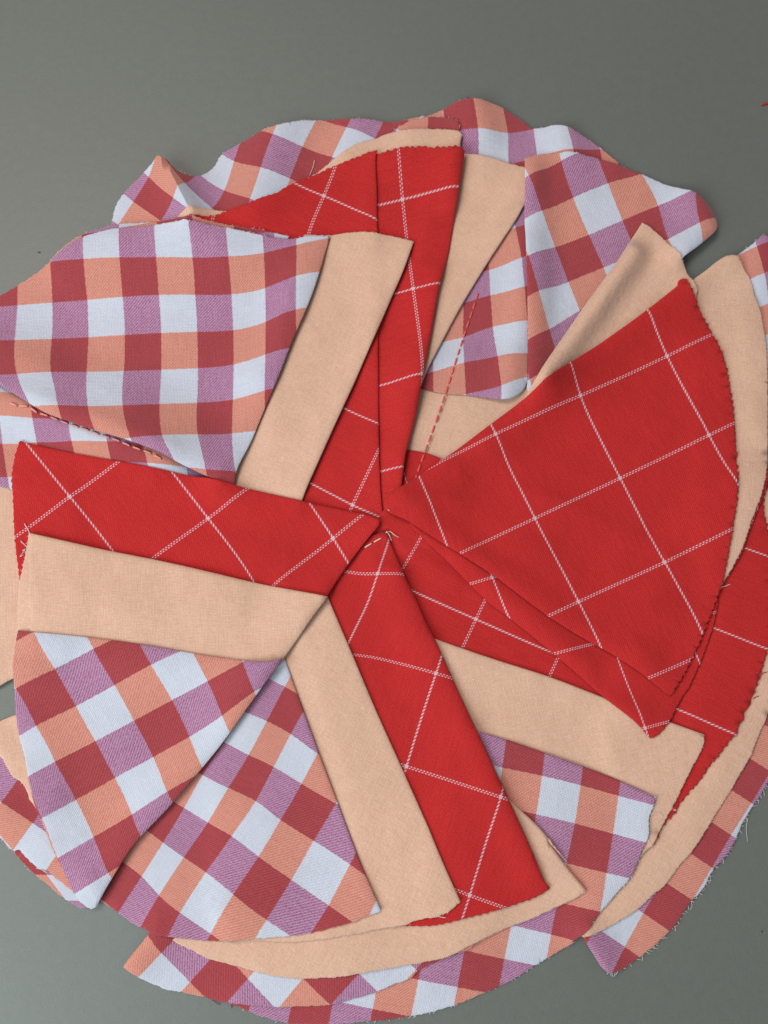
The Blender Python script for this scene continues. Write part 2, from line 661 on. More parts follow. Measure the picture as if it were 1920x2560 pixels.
    for (a, b) in edge_count:
        if (b, a) not in edge_count:
            faces.append((b, a, a + nv, b + nv))
    me = bpy.data.meshes.new(NAMES[mat])
    me.from_pydata(verts, [], faces)
    me.materials.append(M[mat])
    me.polygons.foreach_set('use_smooth', [True] * len(me.polygons))
    me.set_sharp_from_angle(angle=math.radians(55))
    # ---- cloth coordinates
    if cps and mat != 'p':
        CP, CU = [], []
        for reg, lst in cps:
            for (x, y, uu, vv) in lst:
                CP.append(on_plane(to_px(reg, [(x, y)])[0], z * MM)); CU.append((uu, vv))
        UV = TPS(CP, CU)(V)
    else:
        a = math.radians(rot)
        sc = {'p': 1.0, 'g': 1 / 9.6, 'r': 1 / 24.0}[mat]
        UV = np.stack([(V[:, 0] * math.cos(a) + V[:, 1] * math.sin(a)) * sc + 0.37,
                       (-V[:, 0] * math.sin(a) + V[:, 1] * math.cos(a)) * sc + 0.41], 1)
    UV = np.vstack([UV, UV])
    uvl = me.uv_layers.new(name='cloth')
    li = np.zeros(len(me.loops), int)
    me.loops.foreach_get('vertex_index', li)
    uvl.data.foreach_set('uv', UV[li].astype(np.float32).ravel())
    o = bpy.data.objects.new(NAMES[mat], me)
    col.objects.link(o)
    o.parent = ROOT
    if label:
        o['label'] = label
    # ---- stack update
    st = STACK[gyi0:gyi1, gxi0:gxi1]
    STACK[gyi0:gyi1, gxi0:gxi1] = np.where(mask, np.maximum(st, top), st)
    PANEL[key] = (o, full)
    # ---- frayed cut edge
    if fray:
        tm, dens, ln = fray
        hv, hf = [], []
        for i in range(n):
            if types[i] != 'c' or rng.random() > dens:
                continue
            p = P[i]
            zz = float(bilin(full, p[0], p[1])) - T * 0.4
            nrm = -nin[i]
            tg = tang[i]
            L = ln * rng.uniform(0.4, 1.7)
            sk = rng.uniform(-0.9, 0.9)
            k2 = rng.uniform(-0.7, 0.7)
            path = []
            for s in range(4):
                t = s / 3
                q2 = p + nrm * (L * t - 0.25) + tg * (sk * L * t + k2 * L * t * t)
                path.append((q2[0] * MM, q2[1] * MM, (zz + 0.15 * t * rng.uniform(-1, 1)) * MM))
            tube(hv, hf, path, 0.075 * MM, 0.04 * MM, 3)
        if hv:
            fo = mesh_obj('edge_fray', hv, hf, M[tm], o)
            fo['kind'] = 'stuff'
    return o


FG = ('t_white', 0.55, 0.45)
FP = ('t_cream', 0.7, 0.3)
FR = ('t_red', 0.14, 0.4)

# ================================================================== the flaps, lowest first
panel('g_right_bottom', 'g', [
    ('c', 'Q3', [(1750, 300), (1659, 520), (1600, 620), (1530, 720), (1450, 860), (1400, 980), (1320, 1120), (1210, 1240), (1150, 1360), (1080, 1450),
                 (1030, 1500), (960, 1600), (880, 1720), (780, 1820), (700, 1890), (600, 1970), (480, 2050), (380, 2090), (320, 2090)]),
    ('f', 'Q3', [(320, 2090), (260, 2030), (180, 1900), (110, 1790)]),
    ('h', 'Q3', [(110, 1790), (200, 1600), (600, 1200), (1100, 600), (1500, -100), (1750, -300)])],
    [('Q3', [(1525, 690, 1, 1), (1350, 950, 2, 1), (1195, 1230, 3, 1), (1035, 1490, 4, 1), (620, 1600, 5, 0), (475, 1880, 6, 0), (880, 1780, 5, 1), (790, 1335, 4, 0)])],
    'gingham flap with frayed edge, lower right', z=0.87, fray=('t_white', 0.7, 0.7), fold_r=1.6,
    ridges=[('Q3', [(300, 2060), (150, 1800)], 1.6, 4.0)])
panel('p_right_lower', 'p', [
    ('c', 'Q2', [(1520, 250), (1600, 700), (1640, 1200), (1650, 1700)]),
    ('c', 'Q3', [(1640, 0), (1560, 170), (1510, 300), (1410, 470), (1350, 580), (1280, 690), (1180, 850), (1090, 990), (1005, 1110), (910, 1220), (820, 1350),
                 (700, 1450), (580, 1560), (440, 1650), (280, 1735), (110, 1790)]),
    ('h', 'Q3', [(110, 1790), (60, 1650), (300, 1200), (600, 800), (900, 300)]), ('h', 'Q2', [(1000, 1500), (1250, 300), (1400, 150)])],
    None, 'peach flap under the red, lower right', z=1.03, rot=57, fray=FP)
panel('r_right_lower', 'r', [
    ('c', 'Q2', [(1490, 100), (1422, 330), (1440, 500), (1475, 680), (1500, 900), (1500, 1300), (1478, 1640), (1440, 1780), (1390, 1930), (1330, 2110)]),
    ('c', 'Q3', [(1370, 110), (1300, 200), (1220, 300), (1150, 390), (1090, 490), (1000, 590), (900, 720), (865, 775), (790, 850), (690, 1030)]),
    ('h', 'Q3', [(690, 1030), (500, 800), (300, 100)]), ('h', 'Q2', [(300, 1500), (800, 300), (1300, 50)])],
    [('S', [(1856, 1369, 0, .3), (1920, 1392, 0, .57), (1778, 1568, 1, .3), (1920, 1624, 1, .92), (1695, 1773, 2, .3), (1827, 1833, 2, .85)])],
    'red check flap with ragged edge, lower right', z=1.19, jag=0.75, fray=FR)
panel('r_mid', 'r', [
    ('c', 'Q2', [(1500, 60), (1470, 160), (1415, 340), (1352, 490), (1300, 640), (1250, 790), (1200, 880), (1140, 990), (1055, 1130), (1000, 1200)]),
    ('h', 'Q2', [(1000, 1200), (900, 800), (1100, 100), (1400, -50)])], None, 'thin red under-layer at the right', z=1.79, T=0.35, rot=20, fray=('t_plum', 0.15, 0.25))
panel('g_right_top', 'g', [
    ('c', 'Q1', [(1150, 310), (1175, 298), (1300, 215), (1410, 122)]),
    ('c', 'Q1', [(1410, 122), (1470, 160), (1600, 320), (1700, 700), (1740, 1200), (1700, 1700), (1560, 2100)]),
    ('h', 'Q1', [(1560, 2100), (1350, 1900), (1250, 1000), (1150, 600), (1080, 400)])],
    [('Q1', [(1350, 238, 0, 0), (1420, 460, 0, 1), (1490, 772, 0, 2.1), (1190, 305, -.75, 0), (1295, 500, -.6, 1)])],
    'gingham corner at the right edge', z=1.04, fray=FG, ridges=[('Q1', [(1410, 122), (1430, 500)], 2.0, 5.0)])
panel('p_right_upper', 'p', [
    ('f', 'Q1', [(700, 590), (805, 498), (900, 430), (1000, 350), (1080, 305), (1140, 297), (1190, 315)]),
    ('c', 'Q1', [(1190, 315), (1240, 420), (1290, 510), (1350, 660), (1400, 780), (1430, 900), (1455, 1060), (1470, 1250), (1476, 1500), (1478, 1800), (1478, 2000)]),
    ('c', 'Q2', [(1470, 0), (1440, 130), (1390, 310), (1330, 465), (1280, 615), (1230, 765), (1180, 870), (1120, 980), (1030, 1130), (1000, 1170)]),
    ('h', 'Q2', [(1000, 1170), (850, 800), (850, 0)]), ('h', 'Q1', [(800, 1300), (650, 700)])],
    None, 'peach flap with curved cut edge at the right', z=1.67, rot=80, fray=FP, ridges=[('Q1', [(760, 560), (1100, 330)], 1.5, 4.0)])
panel('g_back_top', 'g', [
    ('c', 'Q7', [(700, 215), (860, 185), (980, 148), (1090, 108), (1220, 102), (1330, 110), (1420, 130), (1480, 160), (1560, 215), (1620, 265)]),
    ('c', 'R2', [(640, 200), (690, 199), (760, 200), (850, 232), (920, 270), (980, 315), (1020, 350)]),
    ('h', 'R2', [(1020, 350), (950, 480), (700, 520), (400, 450), (100, 400)]), ('h', 'Q7', [(750, 450)])],
    [('R2', [(403, 225, 1, 1), (540, 228, 2, 1), (645, 205, 3, 1), (820, 305, 4, 2), (660, 318, 3, 2), (412, 365, 1, 2), (540, 360, 2, 2), (258, 130, 0, .45), (385, 110, 1, .2), (935, 290, 5, 2)])],
    'gingham flap with wavy top edge behind the peach wedge', z=1.84, fray=('t_white', 0.3, 0.35),
    ridges=[('R2', [(380, 100), (420, 220)], 3.0, 6.0), ('R2', [(780, 205), (790, 300)], 2.0, 5.0)])
panel('g_back_topleft', 'g', [
    ('c', 'Q6', [(95, 870), (125, 760), (170, 680), (250, 600), (340, 530), (400, 500), (460, 482), (505, 482), (540, 520), (600, 555), (690, 558), (760, 525), (810, 480),
                 (870, 390), (960, 340), (1060, 300), (1150, 255), (1240, 230), (1340, 200), (1420, 172), (1510, 162), (1600, 160), (1659, 158)]),
    ('c', 'Q7', [(40, 228), (150, 215), (300, 215), (450, 225), (580, 232), (690, 225), (780, 205), (860, 190)]),
    ('h', 'Q7', [(860, 190), (850, 420), (400, 800)]), ('h', 'Q6', [(1400, 950), (600, 1080), (95, 1010)])],
    [('Q6', [(1225, 293, 0, 1), (1425, 345, 0, 2), (1630, 415, 0, 3), (945, 445, 1, 0), (1145, 510, 1, 1), (1340, 570, 1, 2), (895, 665, 2, 0), (1070, 738, 2, 1),
             (690, 570, 2, -1), (820, 815, 3, 0), (625, 660, 3, -1), (508, 488, 3, -1.8), (570, 710, 4, -1), (690, 845, 4, -.05), (370, 545, 4, -2), (450, 860, 5, -1), (240, 735, 5, -2)]),
     ('Q7', [(310, 285, -1, 3), (505, 355, -1, 4), (205, 490, 0, 3)])],
    'gingham flap with rippled edge, top left', z=1.89, fray=('t_white', 0.35, 0.35),
    ridges=[('Q6', [(455, 480), (560, 620), (680, 850)], 6.0, -3.6), ('Q6', [(1250, 230), (1080, 760)], 3.0, 8.0), ('Q7', [(420, 220), (300, 480)], 1.5, 6.0)])
panel('p_base', 'p', [('h', 'R2', [(60, 1250), (400, 1200), (700, 1250), (800, 1350), (500, 1600), (200, 1850), (60, 1850)])],
      None, 'peach under-layer crossed by the stitched seam', z=0.72, rot=-20)
panel('r_base', 'r', [('f', 'R2', [(40, 1588), (112, 1597), (180, 1610), (250, 1637), (340, 1690)]), ('h', 'R2', [(340, 1690), (300, 1830), (60, 1900), (0, 1750)])],
      [('R8', [(850, 540, 1, .5), (890, 600, 1, .72), (700, 640, .3, .9), (1000, 300, 1.7, .2)])], 'red under-layer at the start of the seam', z=1.33)
panel('g_under', 'g', [
    ('h', 'R2', [(560, 480), (250, 1000), (110, 1250), (120, 1315)]),
    ('f', 'R2', [(120, 1315), (190, 1340), (270, 1355), (360, 1362), (440, 1375), (510, 1387), (560, 1375), (600, 1345), (618, 1310)]),
    ('h', 'R2', [(618, 1310), (680, 1200), (700, 700), (660, 450)])],
    [('R2', [(460, 925, 1, 0), (604, 900, 2, 0), (345, 960, 0, 0), (575, 690, 2, -1.6), (342, 1110, 0, 1), (470, 1062, 1, 1), (617, 1045, 2, 1), (212, 1262, -1, 2), (345, 1222, 0, 2), (490, 1195, 1, 2),
             (618, 1185, 2, 2), (352, 1358, 0, 3), (505, 1330, 1, 3), (615, 1285, 2, 3), (455, 818, 1, -1), (592, 775, 2, -1)])],
    'gingham layer crossed by the stitched seam', z=1.35, fold_r=1.6, ridges=[('R2', [(520, 1370), (600, 1000), (600, 700)], 1.6, 4.0)])
panel('p_wedge', 'p', [
    ('c', 'R2', [(240, 318), (345, 322), (460, 335), (540, 358), (600, 372), (660, 385)]),
    ('h', 'R2', [(660, 385), (640, 480), (606, 540)]),
    ('f', 'R2', [(606, 540), (560, 620), (440, 800), (320, 1000), (215, 1200), (165, 1310), (130, 1420)]),
    ('h', 'R2', [(130, 1420), (40, 1450), (100, 1000), (200, 500)])],
    None, 'peach wedge beside the red tab', z=2.11, T=0.42, rot=-60, fray=FP, lift=0.4)
panel('g_tab', 'g', [
    ('c', 'Q7', [(560, 350), (610, 315), (700, 260), (760, 230), (880, 200), (980, 203), (1060, 218), (1110, 250)]),
    ('f', 'Q7', [(1110, 250), (1120, 275), (1110, 310), (1130, 480)]), ('h', 'Q7', [(1130, 480), (900, 650), (560, 550)])],
    [('Q7', [(888, 205, 0, .35), (875, 297, 0, .78), (1115, 265, 1, .55), (700, 255, -.8, .8), (690, 290, -.9, 1.0)])],
    'narrow gingham strip above the peach tab', z=2.41, fray=FG)
panel('p_tab', 'p', [
    ('c', 'Q6', [(480, 905), (560, 864), (640, 832), (740, 814), (830, 808), (920, 810), (1050, 790), (1180, 738), (1290, 672), (1400, 600), (1480, 550), (1600, 480), (1659, 445)]),
    ('c', 'Q7', [(100, 590), (200, 520), (300, 450), (400, 400), (500, 365), (610, 325), (760, 305), (900, 300), (1030, 305), (1100, 320), (1130, 345)]),
    ('f', 'Q7', [(1130, 345), (1115, 420), (1105, 520)]), ('h', 'Q7', [(1105, 520), (1000, 750), (500, 950), (0, 1150)]), ('h', 'Q6', [(900, 1060), (500, 1000)])],
    None, 'peach edge showing above the red at the top', z=2.46, rot=-65, fray=FP)
panel('r_tab_right', 'r', [
    ('h', 'Q7', [(500, 500), (440, 600), (440, 1050)]),
    ('h', 'Q8', [(980, 40), (1000, 1000), (1000, 1500), (1040, 1850), (1110, 2080), (1180, 1980)]),
    ('f', 'Q8', [(1180, 1980), (1225, 1830), (1255, 1600), (1330, 1300), (1375, 1050), (1420, 820), (1480, 470)]),
    ('f', 'Q7', [(1040, 1150), (1080, 900), (1110, 720), (1135, 560), (1145, 475)]),
    ('c', 'Q7', [(1145, 475), (1060, 460), (960, 450), (860, 438), (760, 442), (690, 440), (600, 460), (530, 478), (500, 500)])],
    [('Q7', [(705, 780, 0, 0), (525, 825, 0, -.27), (1095, 720, 0, .57), (675, 460, -.4, .0)]),
     ('Q8', [(1308, 437, 1, 0), (1490, 412, 1, .28), (1185, 460, 1, -.19), (1370, 1052, 2, 0), (1080, 1100, 2, -.44), (1240, 1680, 3, -.12), (1090, 1700, 3, -.33)])],
    'tall red check tab pointing up from the centre', z=3.0, T=0.45, jag=0.8, fold_r=1.5, fray=FR, lift=0.1,
    ridges=[('Q7', [(1090, 480), (1060, 800)], 1.4, 3.5), ('Q8', [(1480, 350), (1340, 1000), (1220, 1700)], 1.3, 3.5)])
panel('r_tab_left', 'r', [
    ('c', 'Q6', [(640, 900), (690, 893), (780, 880), (860, 858), (950, 820), (1060, 790), (1160, 745), (1260, 705), (1310, 665), (1390, 615), (1500, 570), (1610, 520)]),
    ('c', 'Q7', [(180, 597), (280, 560), (380, 525), (460, 492), (520, 480)]),
    ('f', 'Q7', [(520, 480), (515, 560), (523, 760), (525, 950), (530, 1050)]),
    ('f', 'Q8', [(1055, 40), (1062, 500), (1068, 1000), (1072, 1500), (1085, 1850), (1110, 2080)]), ('h', 'Q8', [(1110, 2080), (900, 2130), (560, 1990), (300, 1500), (400, 600), (0, 200)]),
    ('h', 'Q6', [(640, 960), (640, 900)])],
    [('Q7', [(145, 790, 0, 0), (0, 735, 0, -.23), (520, 950, 0, .6), (220, 600, -.32, 0), (25, 1065, .5, 0)]),
     ('Q8', [(885, 1940, 3, 1), (1065, 1570, 2.36, 1), (1105, 2040, 3, 1.35), (605, 1790, 3, .5), (1065, 1385, 2, .87), (835, 1270, 2, .48)])],
    'red check flap left of the tall tab', z=1.5, jag=0.4, fray=('t_red', 0.12, 0.35))
panel('g_fold', 'g', [
    ('f', 'R2', [(607, 340), (605, 540), (612, 800), (617, 1000), (620, 1200), (617, 1330)]),
    ('h', 'R2', [(617, 1330), (640, 1380), (700, 1400), (900, 1200), (1200, 900), (1290, 772)]),
    ('f', 'R2', [(1290, 772), (1370, 710), (1425, 662), (1440, 635), (1430, 590), (1390, 535), (1345, 500)]),
    ('c', 'R2', [(1345, 500), (1300, 482), (1180, 418), (1080, 380), (950, 340), (840, 322), (760, 321), (680, 325), (607, 340)])],
    [('R2', [(765, 352, 0, 1), (620, 430, 0, 0), (680, 570, 1, 0), (820, 502, 1, 1), (970, 440, 1, 2), (1120, 392, 1, 3), (740, 715, 2, 0), (890, 657, 2, 1), (1035, 595, 2, 2), (1190, 532, 2, 3),
             (1340, 485, 2, 4), (665, 922, 3, -1), (800, 865, 3, 0), (955, 800, 3, 1), (1230, 685, 3, 3), (1355, 630, 3, 4), (715, 1075, 4, -1), (850, 985, 4, 0), (620, 770, 2, -1),
             (1425, 600, 3, 4.7), (1390, 530, 2.4, 4.5)])],
    'gingham flap folded over at the upper right', z=2.27, T=0.45, fold_r=2.2, fray=('t_white', 0.2, 0.3), lift=0.1,
    ridges=[('R2', [(1330, 500), (1380, 640), (1280, 750)], 3.2, 5.0), ('R2', [(650, 360), (660, 900), (660, 1300)], 1.2, 4.0)])
panel('p_roll', 'p', [
    ('f', 'R2', [(1125, 598), (1060, 700), (1000, 795), (850, 1000), (700, 1222), (612, 1362), (500, 1500)]),
    ('h', 'R2', [(500, 1500), (430, 1600), (560, 1600), (900, 1330), (1330, 1000), (1360, 900)]),
    ('c', 'R2', [(1360, 900), (1335, 855), (1300, 795), (1245, 725), (1200, 662), (1165, 628), (1125, 598)])],
    None, 'peach flap rolled along its left edge', z=3.41, T=0.42, rot=35, fray=FP, fold_r=1.6,
    ridges=[('R2', [(1075, 755), (1000, 860), (850, 1070), (680, 1310)], 4.6, 3.4)])

# ---- lower right group
panel('r_low', 'r', [('h', 'R5', [(0, 250), (60, 520), (270, 690), (500, 790), (750, 870), (960, 960), (1150, 980), (1250, 850), (900, 450), (500, 150), (150, 50), (50, 150)])],
      [('R5', [(448, 577, 0, 0), (190, 462, 0, -.75), (750, 710, 0, .88), (490, 490, -.25, 0), (395, 690, .32, 0), (770, 778, .15, 1), (185, 300, -.35, -1)])],
      'red check layer under the pointed red flap', ridges=[('S1', [(520, 660), (720, 620), (900, 720)], 0.9, 1.6), ('S1', [(620, 780), (1150, 1120)], 0.6, 2.0)], z=0.91)
panel('p_low', 'p', [
    ('f', 'R5', [(120, 600), (270, 655), (500, 735), (750, 815), (960, 895), (1250, 1003), (1390, 1055)]),
    ('c', 'R5', [(1390, 1055), (1385, 1100), (1330, 1210), (1270, 1330), (1200, 1460)]), ('c', 'Q3', [(690, 1030), (620, 1110), (540, 1230), (470, 1330)]),
    ('h', 'Q3', [(470, 1330), (200, 1500)]), ('h', 'R5', [(700, 1600), (300, 1100)])],
    None, 'peach band in the lower right fan', z=1.36, T=0.42, rot=12, fray=FP)
panel('g_low', 'g', [
    ('f', 'R5', [(380, 1012), (455, 1040), (600, 1085), (730, 1130), (900, 1190), (1040, 1245), (1190, 1315)]),
    ('c', 'Q3', [(710, 632), (700, 690), (665, 770), (655, 850), (655, 930), (630, 1000), (590, 1110), (540, 1230), (490, 1320), (380, 1445), (270, 1575), (130, 1745), (20, 1850)]),
    ('c', 'R6', [(1580, 578), (1530, 612), (1450, 660), (1380, 705), (1300, 742), (1180, 790), (1060, 820), (950, 834), (800, 845), (720, 846), (650, 842), (560, 815), (480, 780)]),
    ('h', 'R6', [(480, 780), (600, 650), (1000, 450), (1200, 200)]), ('h', 'R5', [(280, 1200)])],
    [('R5', [(555, 1195, 1, 0), (720, 1225, 1, 1), (880, 1265, 1, 2), (1035, 1310, 1, 3), (700, 1385, 2, 1), (855, 1420, 2, 2), (1015, 1465, 2, 3), (570, 1080, .3, 0), (1175, 1345, 1, 3.9), (1150, 1500, 2, 3.85)]),
     ('T2', [(1290, 240, 3, 2), (1540, 300, 3, 3), (1235, 505, 4, 2), (1505, 545, 4, 3), (1200, 692, 5, 2), (955, 640, 5, 1), (1165, 895, 6, 2), (910, 855, 6, 1), (655, 790, 6, 0), (610, 1030, 7, 0),
             (370, 985, 7, -1), (320, 1213, 8, -1), (80, 1165, 8, -2), (100, 1060, 7.55, -2)])],
    'gingham flap with frayed right end in the lower right fan', z=1.21, fray=('t_white', 0.5, 0.45))
panel('g_bottom', 'g', [
    ('c', 'T1', [(65, 372), (150, 428), (220, 468), (320, 510), (405, 525), (470, 540), (540, 555), (640, 582), (690, 585), (820, 600), (950, 610), (1100, 605), (1285, 597)]),
    ('c', 'T2', [(0, 1085), (110, 1050), (220, 1005), (320, 968), (360, 925), (440, 880), (560, 830), (700, 780)]),
    ('h', 'T2', [(700, 780), (900, 500)]), ('h', 'T1', [(1500, 100), (800, -50), (350, -50)]),
    ('f', 'T1', [(230, 160), (180, 225), (110, 310), (65, 372)])],
    [('T1', [(290, 293, 0, -1), (460, 465, 0, 0), (805, 440, 1, 1), (980, 625, 1, 2), (1130, 440, 2, 2), (1310, 610, 2, 3.1), (1465, 410, 3, 3), (635, 268, 1, 0), (230, 190, 0, -1.5), (158, 432, -.72, -1)])],
    'gingham flap along the bottom edge', z=1.23, fray=('t_white', 0.2, 0.25), fold_r=1.8, ridges=[('T1', [(150, 340), (280, 180)], 1.5, 4.0)])
panel('p_bottom', 'p', [
    ('f', 'R5', [(520, 1230), (570, 1310), (690, 1420), (760, 1500), (830, 1590)]), ('f', 'T2', [(1180, 110), (1300, 270), (1420, 415)]),
    ('c', 'T2', [(1420, 415), (1340, 470), (1200, 540), (1050, 610), (900, 665), (700, 755), (560, 825), (380, 870), (180, 905), (0, 935)]),
    ('c', 'T1', [(1380, 425), (1160, 440), (1000, 430), (830, 395), (720, 365), (580, 330), (480, 280), (400, 240), (360, 212)]),
    ('h', 'T1', [(360, 212), (600, 50), (1500, -200)]), ('h', 'R5', [(350, 1300)])],
    None, 'peach flap under the bottom fan', z=1.97, T=0.6, rot=-25, fray=FP)
panel('r_flap_bottom', 'r', [
    ('f', 'S1', [(430, 600), (480, 720), (560, 910), (640, 1100), (740, 1300), (850, 1560)]),
    ('f', 'R5', [(270, 645), (400, 930), (540, 1232), (630, 1430), (730, 1655)]), ('f', 'T2', [(1080, 190), (1150, 345), (1190, 395)]),
    ('c', 'T2', [(1190, 395), (1100, 455), (900, 522), (650, 585), (450, 628), (280, 633)]),
    ('h', 'T2', [(280, 633), (0, 560)]), ('h', 'R4', [(1450, 1100), (1250, 500), (1150, 250)]), ('h', 'S1', [(-50, 1000), (100, 800), (300, 650)])],
    [('R5', [(282, 803, 1, 0), (160, 1190, 1, 1), (547, 1312, 2, 1), (0, 727, .27, 0), (80, 270, 0, -1.4), (0, 510, 0, -.75)]),
     ('S1', [(30, 1020, -.33, -1), (360, 1045, 0, -1), (590, 1050, .28, -1), (450, 760, 0, -1.42)]), ('T2', [(690, 445, 2, 2), (610, 412, 1.87, 2), (890, 515, 2.37, 2)])],
    'red check band of the bottom fan', z=2.12, T=0.45, jag=0.25, fray=('t_red', 0.1, 0.25), fold_r=1.5, lift=0.1,
    ridges=[('S1', [(330, 1000), (480, 1040), (560, 1060)], 1.0, 3.0), ('S1', [(220, 800), (430, 690)], 0.7, 1.4), ('R5', [(110, 400), (240, 680), (500, 1250), (680, 1640)], 0.8, 3.5)])
panel('p_flap_bottom', 'p', [
    ('f', 'R4', [(1340, 270), (1362, 325), (1450, 530), (1560, 790), (1659, 1010)]), ('f', 'T2', [(430, 20), (500, 190), (570, 350), (628, 475)]),
    ('c', 'T2', [(628, 475), (560, 530), (480, 565), (360, 590), (280, 622), (130, 650), (0, 680)]), ('c', 'T1', [(1400, 175), (1150, 212), (1000, 220), (850, 212), (700, 205)]),
    ('h', 'T1', [(700, 205), (600, 0)]), ('h', 'R4', [(900, 1100), (1000, 600), (1200, 300)])],
    None, 'peach band of the bottom fan', z=1.81, T=0.42, rot=-28, fray=FP, fold_r=1.3)
panel('g_flap_bottom', 'g', [
    ('f', 'R4', [(1150, 500), (1185, 590), (1240, 740), (1320, 960), (1400, 1170), (1480, 1380), (1580, 1610)]),
    ('c', 'T1', [(1590, 30), (1440, 90), (1300, 130), (1190, 160), (1060, 180), (860, 195), (700, 212), (580, 215), (470, 205), (280, 180), (180, 145), (110, 120), (0, 40)]),
    ('h', 'R6', [(40, 440), (10, 380)]), ('h', 'R4', [(450, 1350), (750, 950), (1000, 560)])],
    [('R4', [(1180, 690, 0, 0), (1105, 833, 1, 0), (1030, 975, 2, 0), (945, 1112, 3, 0), (860, 1257, 4, 0), (758, 1402, 5, 0), (655, 1560, 6, 0), (1205, 887, 1, 1), (1135, 1023, 2, 1), (1062, 1166, 3, 1),
             (960, 1310, 4, 1), (850, 1462, 5, 1), (1315, 970, 1, 2), (1250, 1092, 2, 2), (1160, 1245, 3, 2), (1072, 1396, 4, 2), (970, 1550, 5, 2), (1395, 1175, 2, 3), (1300, 1332, 3, 3), (1210, 1490, 4, 3),
             (1010, 795, 1, -1), (930, 920, 2, -1), (835, 1060, 3, -1), (760, 1195, 4, -1), (672, 1342, 5, -1), (585, 1480, 6, -1)]),
     ('T1', [(920, 85, 5, 3), (1285, 0, 4, 4), (590, 170, 6, 2), (400, 50, 6, 1)])],
    'gingham panel of the bottom fan', z=1.88, T=0.42, fray=('t_plum', 0.25, 0.3), fold_r=1.3)

# ---- left group
panel('g_left_low', 'g', [
    ('c', 'Q5', [(-120, 1480), (0, 1610), (105, 1730), (200, 1830), (260, 1890), (340, 1950), (430, 2030), (540, 2105), (600, 2130), (640, 2120)]),
    ('h', 'Q5', [(640, 2120), (750, 2000), (450, 1700), (0, 1350), (-120, 1380)])],
    [('Q5', [(110, 1700, 0, .2), (240, 1870, .98, .2), (345, 1900, 1.05, 1.0), (540, 2060, 2, 1.5), (540, 2110, 2.15, 1.3)])],
    'lowest gingham layer at the lower left', z=0.81, fray=('t_white', 0.5, 0.4))
panel('g_left_mid', 'g', [
    ('c', 'Q5', [(-120, 1450), (0, 1590), (60, 1660), (108, 1712), (140, 1700), (200, 1762), (275, 1830), (350, 1852), (400, 1900), (520, 1990), (600, 2050)]),
    ('h', 'Q5', [(600, 2050), (700, 1900), (400, 1250), (-120, 850)])],
    [('Q5', [(10, 1355, 1, 0), (240, 1507, 1, 1), (110, 1210, .35, 0), (115, 1680, 1.85, 1), (470, 1659, 1, 2), (345, 1835, 1.85, 2)])],
    'torn gingham layer at the lower left', z=1.22, fray=('t_white', 0.4, 0.4))
panel('p_left_mid', 'p', [
    ('f', 'Q5', [(-120, 800), (0, 760), (90, 722), (200, 690)]), ('h', 'Q5', [(200, 690), (450, 1100), (350, 1450), (215, 1330)]),
    ('c', 'Q5', [(215, 1330), (205, 1290), (160, 1210), (100, 1170), (50, 1090), (0, 1000), (-120, 850)])],
    None, 'peach sliver at the lower left', z=1.14, rot=15, fray=('t_cream', 0.6, 0.4))
panel('p_left', 'p', [
    ('h', 'R3', [(-80, 1100), (0, 1120), (300, 1150)]), ('h', 'R4', [(350, 300), (250, 640)]),
    ('f', 'R4', [(250, 640), (120, 648), (55, 660), (0, 690), (-80, 735)]), ('h', 'R4', [(-80, 735), (-80, 300)])],
    None, 'peach flap at the left edge', z=0.94, rot=5, fold_r=2.0, ridges=[('R4', [(-50, 640), (120, 590)], 1.5, 5.0)])
panel('g_left_under', 'g', [
    ('c', 'Q4', [(-100, 735), (0, 758), (60, 775), (110, 790), (200, 810)]), ('h', 'Q4', [(200, 810), (600, 800), (1100, 740), (1500, 760)]),
    ('h', 'Q4', [(1500, 760), (1500, 640), (1000, 420), (400, 200), (0, 50), (-100, 20)])],
    [('Q4', [(245, 432, 0, 0), (495, 435, 1, 0), (750, 462, 2, 0), (1000, 500, 3, 0), (5, 460, -1, 0), (50, 705, -1, 1), (300, 700, 0, 1), (900, 585, 2.55, 1), (1030, 600, 3, 1), (0, 272, -1, -1), (235, 312, 0, -1), (490, 330, 1, -1)])],
    'gingham layer carrying the left seam', z=1.86, fray=FG,
    ridges=[('Q4', [(-60, 150), (150, 210), (450, 320), (800, 440), (1100, 560)], 2.6, 6.0)])
panel('p_band', 'p', [
    ('c', 'Q8', [(560, 85), (745, 85), (850, 65), (950, 62), (1080, 72), (1180, 85), (1270, 110), (1312, 127)]),
    ('f', 'Q8', [(1312, 127), (1240, 330), (1160, 510), (1040, 790), (910, 1080), (790, 1340), (690, 1560), (600, 1760), (540, 1905), (510, 2010)]),
    ('h', 'Q8', [(510, 2010), (200, 2020), (-50, 1800), (200, 1200), (450, 500)])],
    None, 'long peach band at the upper left', z=2.03, T=0.45, rot=-24, fray=FP, fold_r=1.4, lift=0.1, ridges=[('Q8', [(1240, 240), (900, 1000), (560, 1780)], 0.8, 4.0)])
panel('g_big_back', 'g', [
    ('c', 'R3', [(200, 245), (250, 193), (300, 155), (340, 133), (400, 112), (480, 97), (600, 93), (700, 97), (850, 110), (1000, 130), (1100, 142), (1200, 158)]),
    ('h', 'R3', [(1200, 158), (1100, 400), (600, 400), (250, 350)])],
    [('R3', [(340, 150, 0, 0), (480, 97, 1, 0), (660, 95, 2, 0), (345, 250, 0, 1), (495, 240, 1, 1)])], 'gingham edge peeping out behind the large gingham flap', z=1.81, fray=('t_white', 0.7, 0.4))
